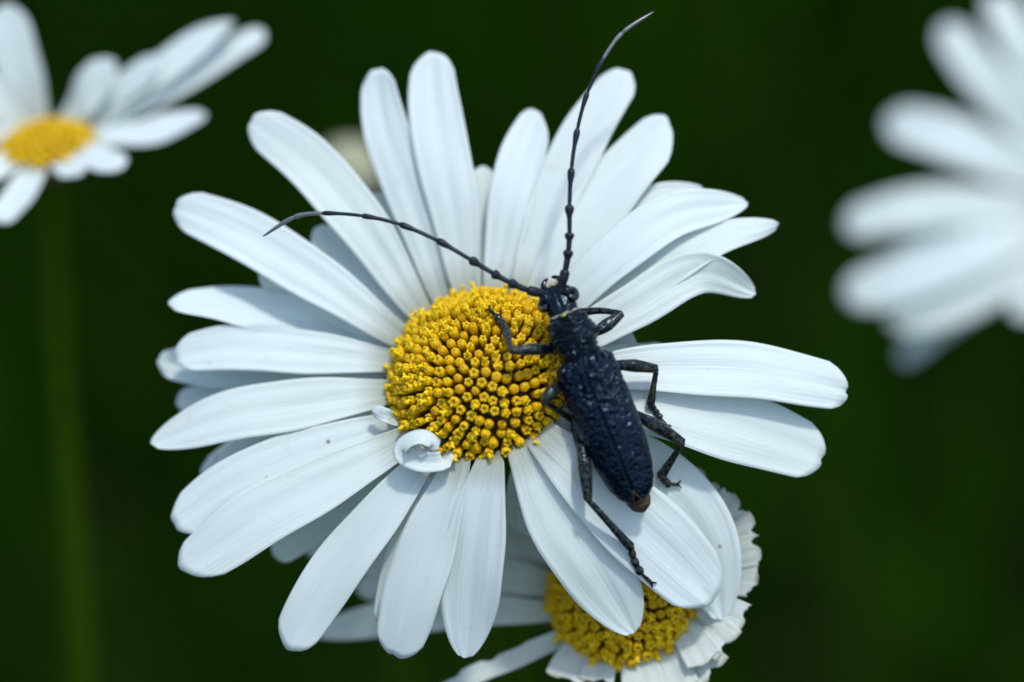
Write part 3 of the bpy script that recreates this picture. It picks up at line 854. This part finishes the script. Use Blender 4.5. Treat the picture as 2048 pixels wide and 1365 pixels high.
def build_beetle():
    root_loc = W(B(100, 0, -50))
    root = empty('longhorn_beetle', root_loc, 'black longhorn beetle with long jointed antennae, resting across the large daisy', 'beetle')
    legs = leg_parts()
    core = [loft(HEAD), loft(PRON), loft(ABD)]
    # swollen antenna sockets, side knobs of the neck shield
    for k in (-1, 1):
        core.append(ellipsoid(B(-134, 22 * k, 14), [LAT * 13, AX * 13, DORS * 12]))
        core.append(ellipsoid(B(-42, 47 * k, 2), [LAT * 10, AX * 9, DORS * 12]))
        core.append(ellipsoid(B(-76, 37 * k, 4), [LAT * 7, AX * 8, DORS * 12]))
    V, F = merge(core + legs)
    me = bpy.data.meshes.new('body_raw'); me.from_pydata([tuple(v) for v in V], [], F); me.update()
    ob = bpy.data.objects.new('body_raw', me); COL.objects.link(ob)
    md = ob.modifiers.new('r', 'REMESH'); md.mode = 'VOXEL'; md.voxel_size = 1.45; md.use_smooth_shade = True
    dg = bpy.context.evaluated_depsgraph_get()
    em = bpy.data.meshes.new_from_object(ob.evaluated_get(dg))
    n = len(em.vertices)
    co = np.empty(n * 3); em.vertices.foreach_get('co', co); co = co.reshape(-1, 3)
    no = np.empty(n * 3); em.vertices.foreach_get('normal', no); no = no.reshape(-1, 3)
    faces = [tuple(p.vertices) for p in em.polygons]
    bpy.data.objects.remove(ob); bpy.data.meshes.remove(em)
    rel = co - np.array(O0)[None, :]
    s = rel @ np.array(AX); hh = np.array([axis_h(q) for q in s])
    cen = np.stack([O0.x + AX.x * s, O0.y + AX.y * s, hh], 1)
    l = (co - cen) @ np.array(LAT); d = (co - cen) @ np.array(DORS)
    hw = np.interp(s, [-160, -128, -95, -48, 0, 110, 260, 330], [16, 40, 34, 58, 52, 60, 48, 18])
    leg = np.clip((np.abs(l) - hw) / 10, 0, 1)
    leg = np.maximum(leg, np.clip((-d - 36) / 8, 0, 1))
    # cross wrinkles of the neck shield and fine sculpture of the head
    disp = np.zeros(n)
    for i in range(n):
        if leg[i] > .5 or s[i] > 6: continue
        p = Vector((l[i], s[i], 0))
        if -94 < s[i] <= 4:
            m = min(1, (s[i] + 94) / 5, (4 - s[i]) / 3)
            edge = max(abs(s[i] + 45) - 26, 0) / 20
            nn = noise.noise(Vector((l[i] * .06, s[i] * .05, 3))) * 2.4 + noise.noise(Vector((l[i] * .16, s[i] * .10, 9))) * 1.1 * (1 - min(1, edge))
            r = math.sin(s[i] * 2 * math.pi / 9.5 + nn * 2.2)
            br = 1 - .75 * max(0, noise.noise(Vector((l[i] * .13, s[i] * .2, 21)))) * (1 - min(1, edge))
            disp[i] = m * (2.9 * r * br) * (1 - .75 * min(1, max(0, (abs(l[i]) - 24) / 18)))
        elif s[i] > -160:
            disp[i] = .9 * noise.noise(Vector((co[i][0] * .22, co[i][1] * .22, co[i][2] * .22))) - 1.6 * math.exp(-(l[i] / 3.0) ** 2) * (1 if d[i] > 0 else 0)
    for i in range(n):
        if leg[i] > .3:
            disp[i] += .55 * noise.noise(Vector(co[i]) * .35)
    co = co + no * disp[:, None]
    dust = .18 + .62 * leg + np.where((s < -88) & (leg < .5), .22, 0)
    body = mk('body', co, faces, M_BODY, root, attr={'dust': dust})
    # wing cases
    for side in (-1, 1):
        ns, ntt = 230, 72
        Vt = []; no_ = []; du = []
        ss = [309 * (1 - (1 - i / (ns - 1)) ** 1.0) for i in range(ns)]
        for sv in ss:
            W_, Ht = ip(ELW, sv), ip(ELH, sv)
            lin = 0.9 + max(0, (sv - 278) / 31) ** 2 * 9.5
            for j in range(ntt):
                t = j / (ntt - 1); a = math.radians(112) * t
                x = lin + (W_ - lin) * math.sin(min(a, math.pi / 2)) if a < math.pi / 2 else W_ - (W_) * .10 * (1 - math.sin(a)) * 2
                z = Ht * math.cos(a) if a < math.pi / 2 else Ht * .8 * math.cos(a)
                # seam groove, shoulder bump
                z += -4.5 * math.exp(-((x - lin) / 2.0) ** 2) + 1.4 * math.exp(-((x - lin - 5.5) / 2.5) ** 2)
                z += 4.0 * math.exp(-((sv - 20) / 14) ** 2 - ((x - 40) / 10) ** 2) - 2.5 * math.exp(-((sv - 16) / 14) ** 2 - ((x - 24) / 7) ** 2)
                fr = max(0, 1 - sv / 200)
                q = Vector((x * side, sv, z))
                n1 = abs(noise.noise(Vector((q.x * .085, q.y * .105, q.z * .08)))); n2 = abs(noise.noise(Vector((q.x * .2, q.y * .2, q.z * .2)) + Vector((9, 3, 1))))
                w = (.22 - n1) * (2.6 + 12.0 * fr) + (.22 - n2) * (2.6 + 1.0 * fr) + noise.noise(Vector((q.x * .05, q.y * .03, 4))) * 1.5
                w = (w if w > -.4 else w * 1.3) * (1 - .8 * math.exp(-((x - lin) / 4.0) ** 2))
                Vt.append(B(sv, (x + w * .6 * math.sin(a)) * side, z + w * max(.15, math.cos(a)))); du.append(.17 + .10 * (sv / 309))
        Ft = []
        for i in range(ns - 1):
            for j in range(ntt - 1):
                p = i * ntt + j
                q = (p, p + 1, p + ntt + 1, p + ntt)
                Ft.append(q if side < 0 else q[::-1])
        # thickness
        n0 = len(Vt); Vt += [v - DORS * 3.0 for v in Vt]; du = du + du
        Ft += [tuple(k + n0 for k in f[::-1]) for f in Ft]
        rim = [i * ntt for i in range(ns)] + [(ns - 1) * ntt + j for j in range(1, ntt)] + [i * ntt + ntt - 1 for i in range(ns - 2, -1, -1)] + list(range(ntt - 2, 0, -1))
        for a, b in zip(rim, rim[1:] + rim[:1]):
            Ft.append((a, b, n0 + b, n0 + a) if side > 0 else (a, n0 + a, n0 + b, b))
        mk('wing_case', Vt, Ft, M_WING, root, attr={'dust': du})
        # eyes: kidney shaped, wrapped round the antenna sockets
        pts = [B(-124, 24 * side, 22), B(-116, 31 * side, 16), B(-119, 35 * side, 6), B(-128, 35 * side, 0), B(-136, 32 * side, -4)]
        V, F = tube(pts, [4, 6.5, 8, 8, 5], sides=12, n=18)
        mk('eye', V, F, M_EYE, root)
        V, F = tube([B(-150, 17 * side, 0), B(-160, 17 * side, 2), B(-168, 11 * side, 2), B(-171, 4 * side, 1)], [7, 6.5, 4.5, 2], sides=10, n=14)
        mk('mandible', V, F, M_BODY, root, attr={'dust': [.5] * len(V)})
    # wedge shaped scutellum at the front of the seam
    V = [B(-1, -6, 28), B(-1, 6, 28), B(13, 0, 38), B(-1, 0, 30), B(-1, -6, 22), B(-1, 6, 22), B(13, 0, 30)]
    mk('scutellum', V, [(0, 3, 2), (3, 1, 2), (4, 6, 5), (0, 2, 6, 4), (1, 5, 6, 2), (0, 4, 5, 1, 3)], M_WING, root, smooth=False, attr={'dust': [.3] * 7})
    # upper lip fringe, pale collar line, pollen crumb, tip of the abdomen
    V, F = merge([tube([B(-154 - 1.5 * math.cos(l * .7), l, 10), B(-165 - 3 * math.cos(l * .5), l * 1.05, 6)], [2.2, .7], sides=5, n=4) for l in range(-10, 12, 3)])
    mk('lip_fringe', V, F, M_CREAM, root)
    ring = []
    for i in range(25):
        a = math.pi * (-.12 + 1.24 * i / 24)
        ring.append(B(-93.5 + 1.2 * math.sin(i * 1.7), 31.5 * math.cos(a), 27.5 * math.sin(a)))
    V, F = tube(ring, [1.5 + .7 * math.sin(i * 1.3) for i in range(25)], sides=7)
    mk('collar', V, F, M_CREAM, root)
    V, F = ellipsoid(B(-91, 2, 30), [LAT * 5, AX * 2.6, DORS * 2.5], 10, 6)
    mk('pollen_grain', V, F, M_GREENBIT, root)
    tp = [(288, 29, 17), (302, 26, 15), (306, 24.5, 14.5), (308, 25.5, 15.5), (315, 23, 14), (317, 21, 12.5), (319, 22, 13.5), (325, 18, 11), (330, 11, 7), (334, 4, 3)]
    V, F = loft(tp, 20)
    V = [Vector(v) + DORS * (.8 * noise.noise(Vector(v) * .2)) for v in V]
    mk('abdomen_tip', V, F, M_TAN, root)
    # pale rims of the wing case ends
    for side in (-1, 1):
        pts = [B(sv, (.9 + max(0, (sv - 278) / 31) ** 2 * 9.5) * side, ip(ELH, sv) - .5) for sv in np.linspace(284, 309, 10)]
        V, F = tube(pts, [.8] + [1.5] * 8 + [1.2], sides=6); mk('wing_rim', V, F, M_TAN, root)
    # antennae
    hd = axis_h(-135)
    lf = [(1090, 588, hd + 8), (1054, 580, hd + 16), (1019, 565, hd + 20), (986, 547, hd + 20), (940, 519, hd + 18), (874, 481, hd + 12), (799, 449, hd + 4), (724, 432, hd - 4), (645, 427, hd - 14), (588, 435, hd - 24), (526, 473, hd - 45)]
    rt = [(1121, 580, hd + 8), (1131, 540, hd + 16), (1137, 501, hd + 20), (1139, 466, hd + 20), (1139, 411, hd + 16), (1143, 338, hd + 6), (1155, 259, hd - 4), (1175, 185, hd - 16), (1206, 119, hd - 30), (1245, 66, hd - 45), (1307, 24, hd - 62)]
    rads = [(6.5, 10), (6, 10.5), (5.2, 10), (4.6, 9.5), (4.2, 7.5), (3.9, 6.6), (3.6, 5.6), (3.4, 5.0), (3.6, 4.8), (4.2, 4.4)]
    for pts in (lf, rt):
        full, Ln = spline([PC(*p) for p in pts], 601)
        cuts = [min(range(601), key=lambda i: (Vector(full[i]) - PC(*p)).length) for p in pts]
        ant = None
        for i in range(len(pts) - 1):
            c = full[cuts[i]:cuts[i + 1] + 1]
            m = 14; idx = np.linspace(0, len(c) - 1, m).astype(int); c = c[idx]
            a, b = rads[i]
            if i == 0: pr = np.interp(np.linspace(0, 1, m), [0, .12, .6, .93, 1], [5.5, 7.5, 10, 9.5, 6])
            elif i == len(pts) - 2: pr = np.interp(np.linspace(0, 1, m), [0, .1, .5, .9, 1], [3.2, 4.2, 4.0, 2.4, 1.0])
            else: pr = np.interp(np.linspace(0, 1, m), [0, .06, .6, .82, .95, 1], [a * .75, a, a * 1.08, b * .97, b, b * .7])
            V, F = tube([Vector(q) for q in c], pr, sides=10)
            mat = M_ANT if i < 8 else M_ANT_TIP
            if ant is None:
                ant = mk('antenna', V, F, mat, root, attr={'dust': [.55] * len(V)})
            else:
                mk('antenna_segment', V, F, mat, ant, attr={'dust': [.4 if i < 4 else .15] * len(V)})
    return root
build_beetle()
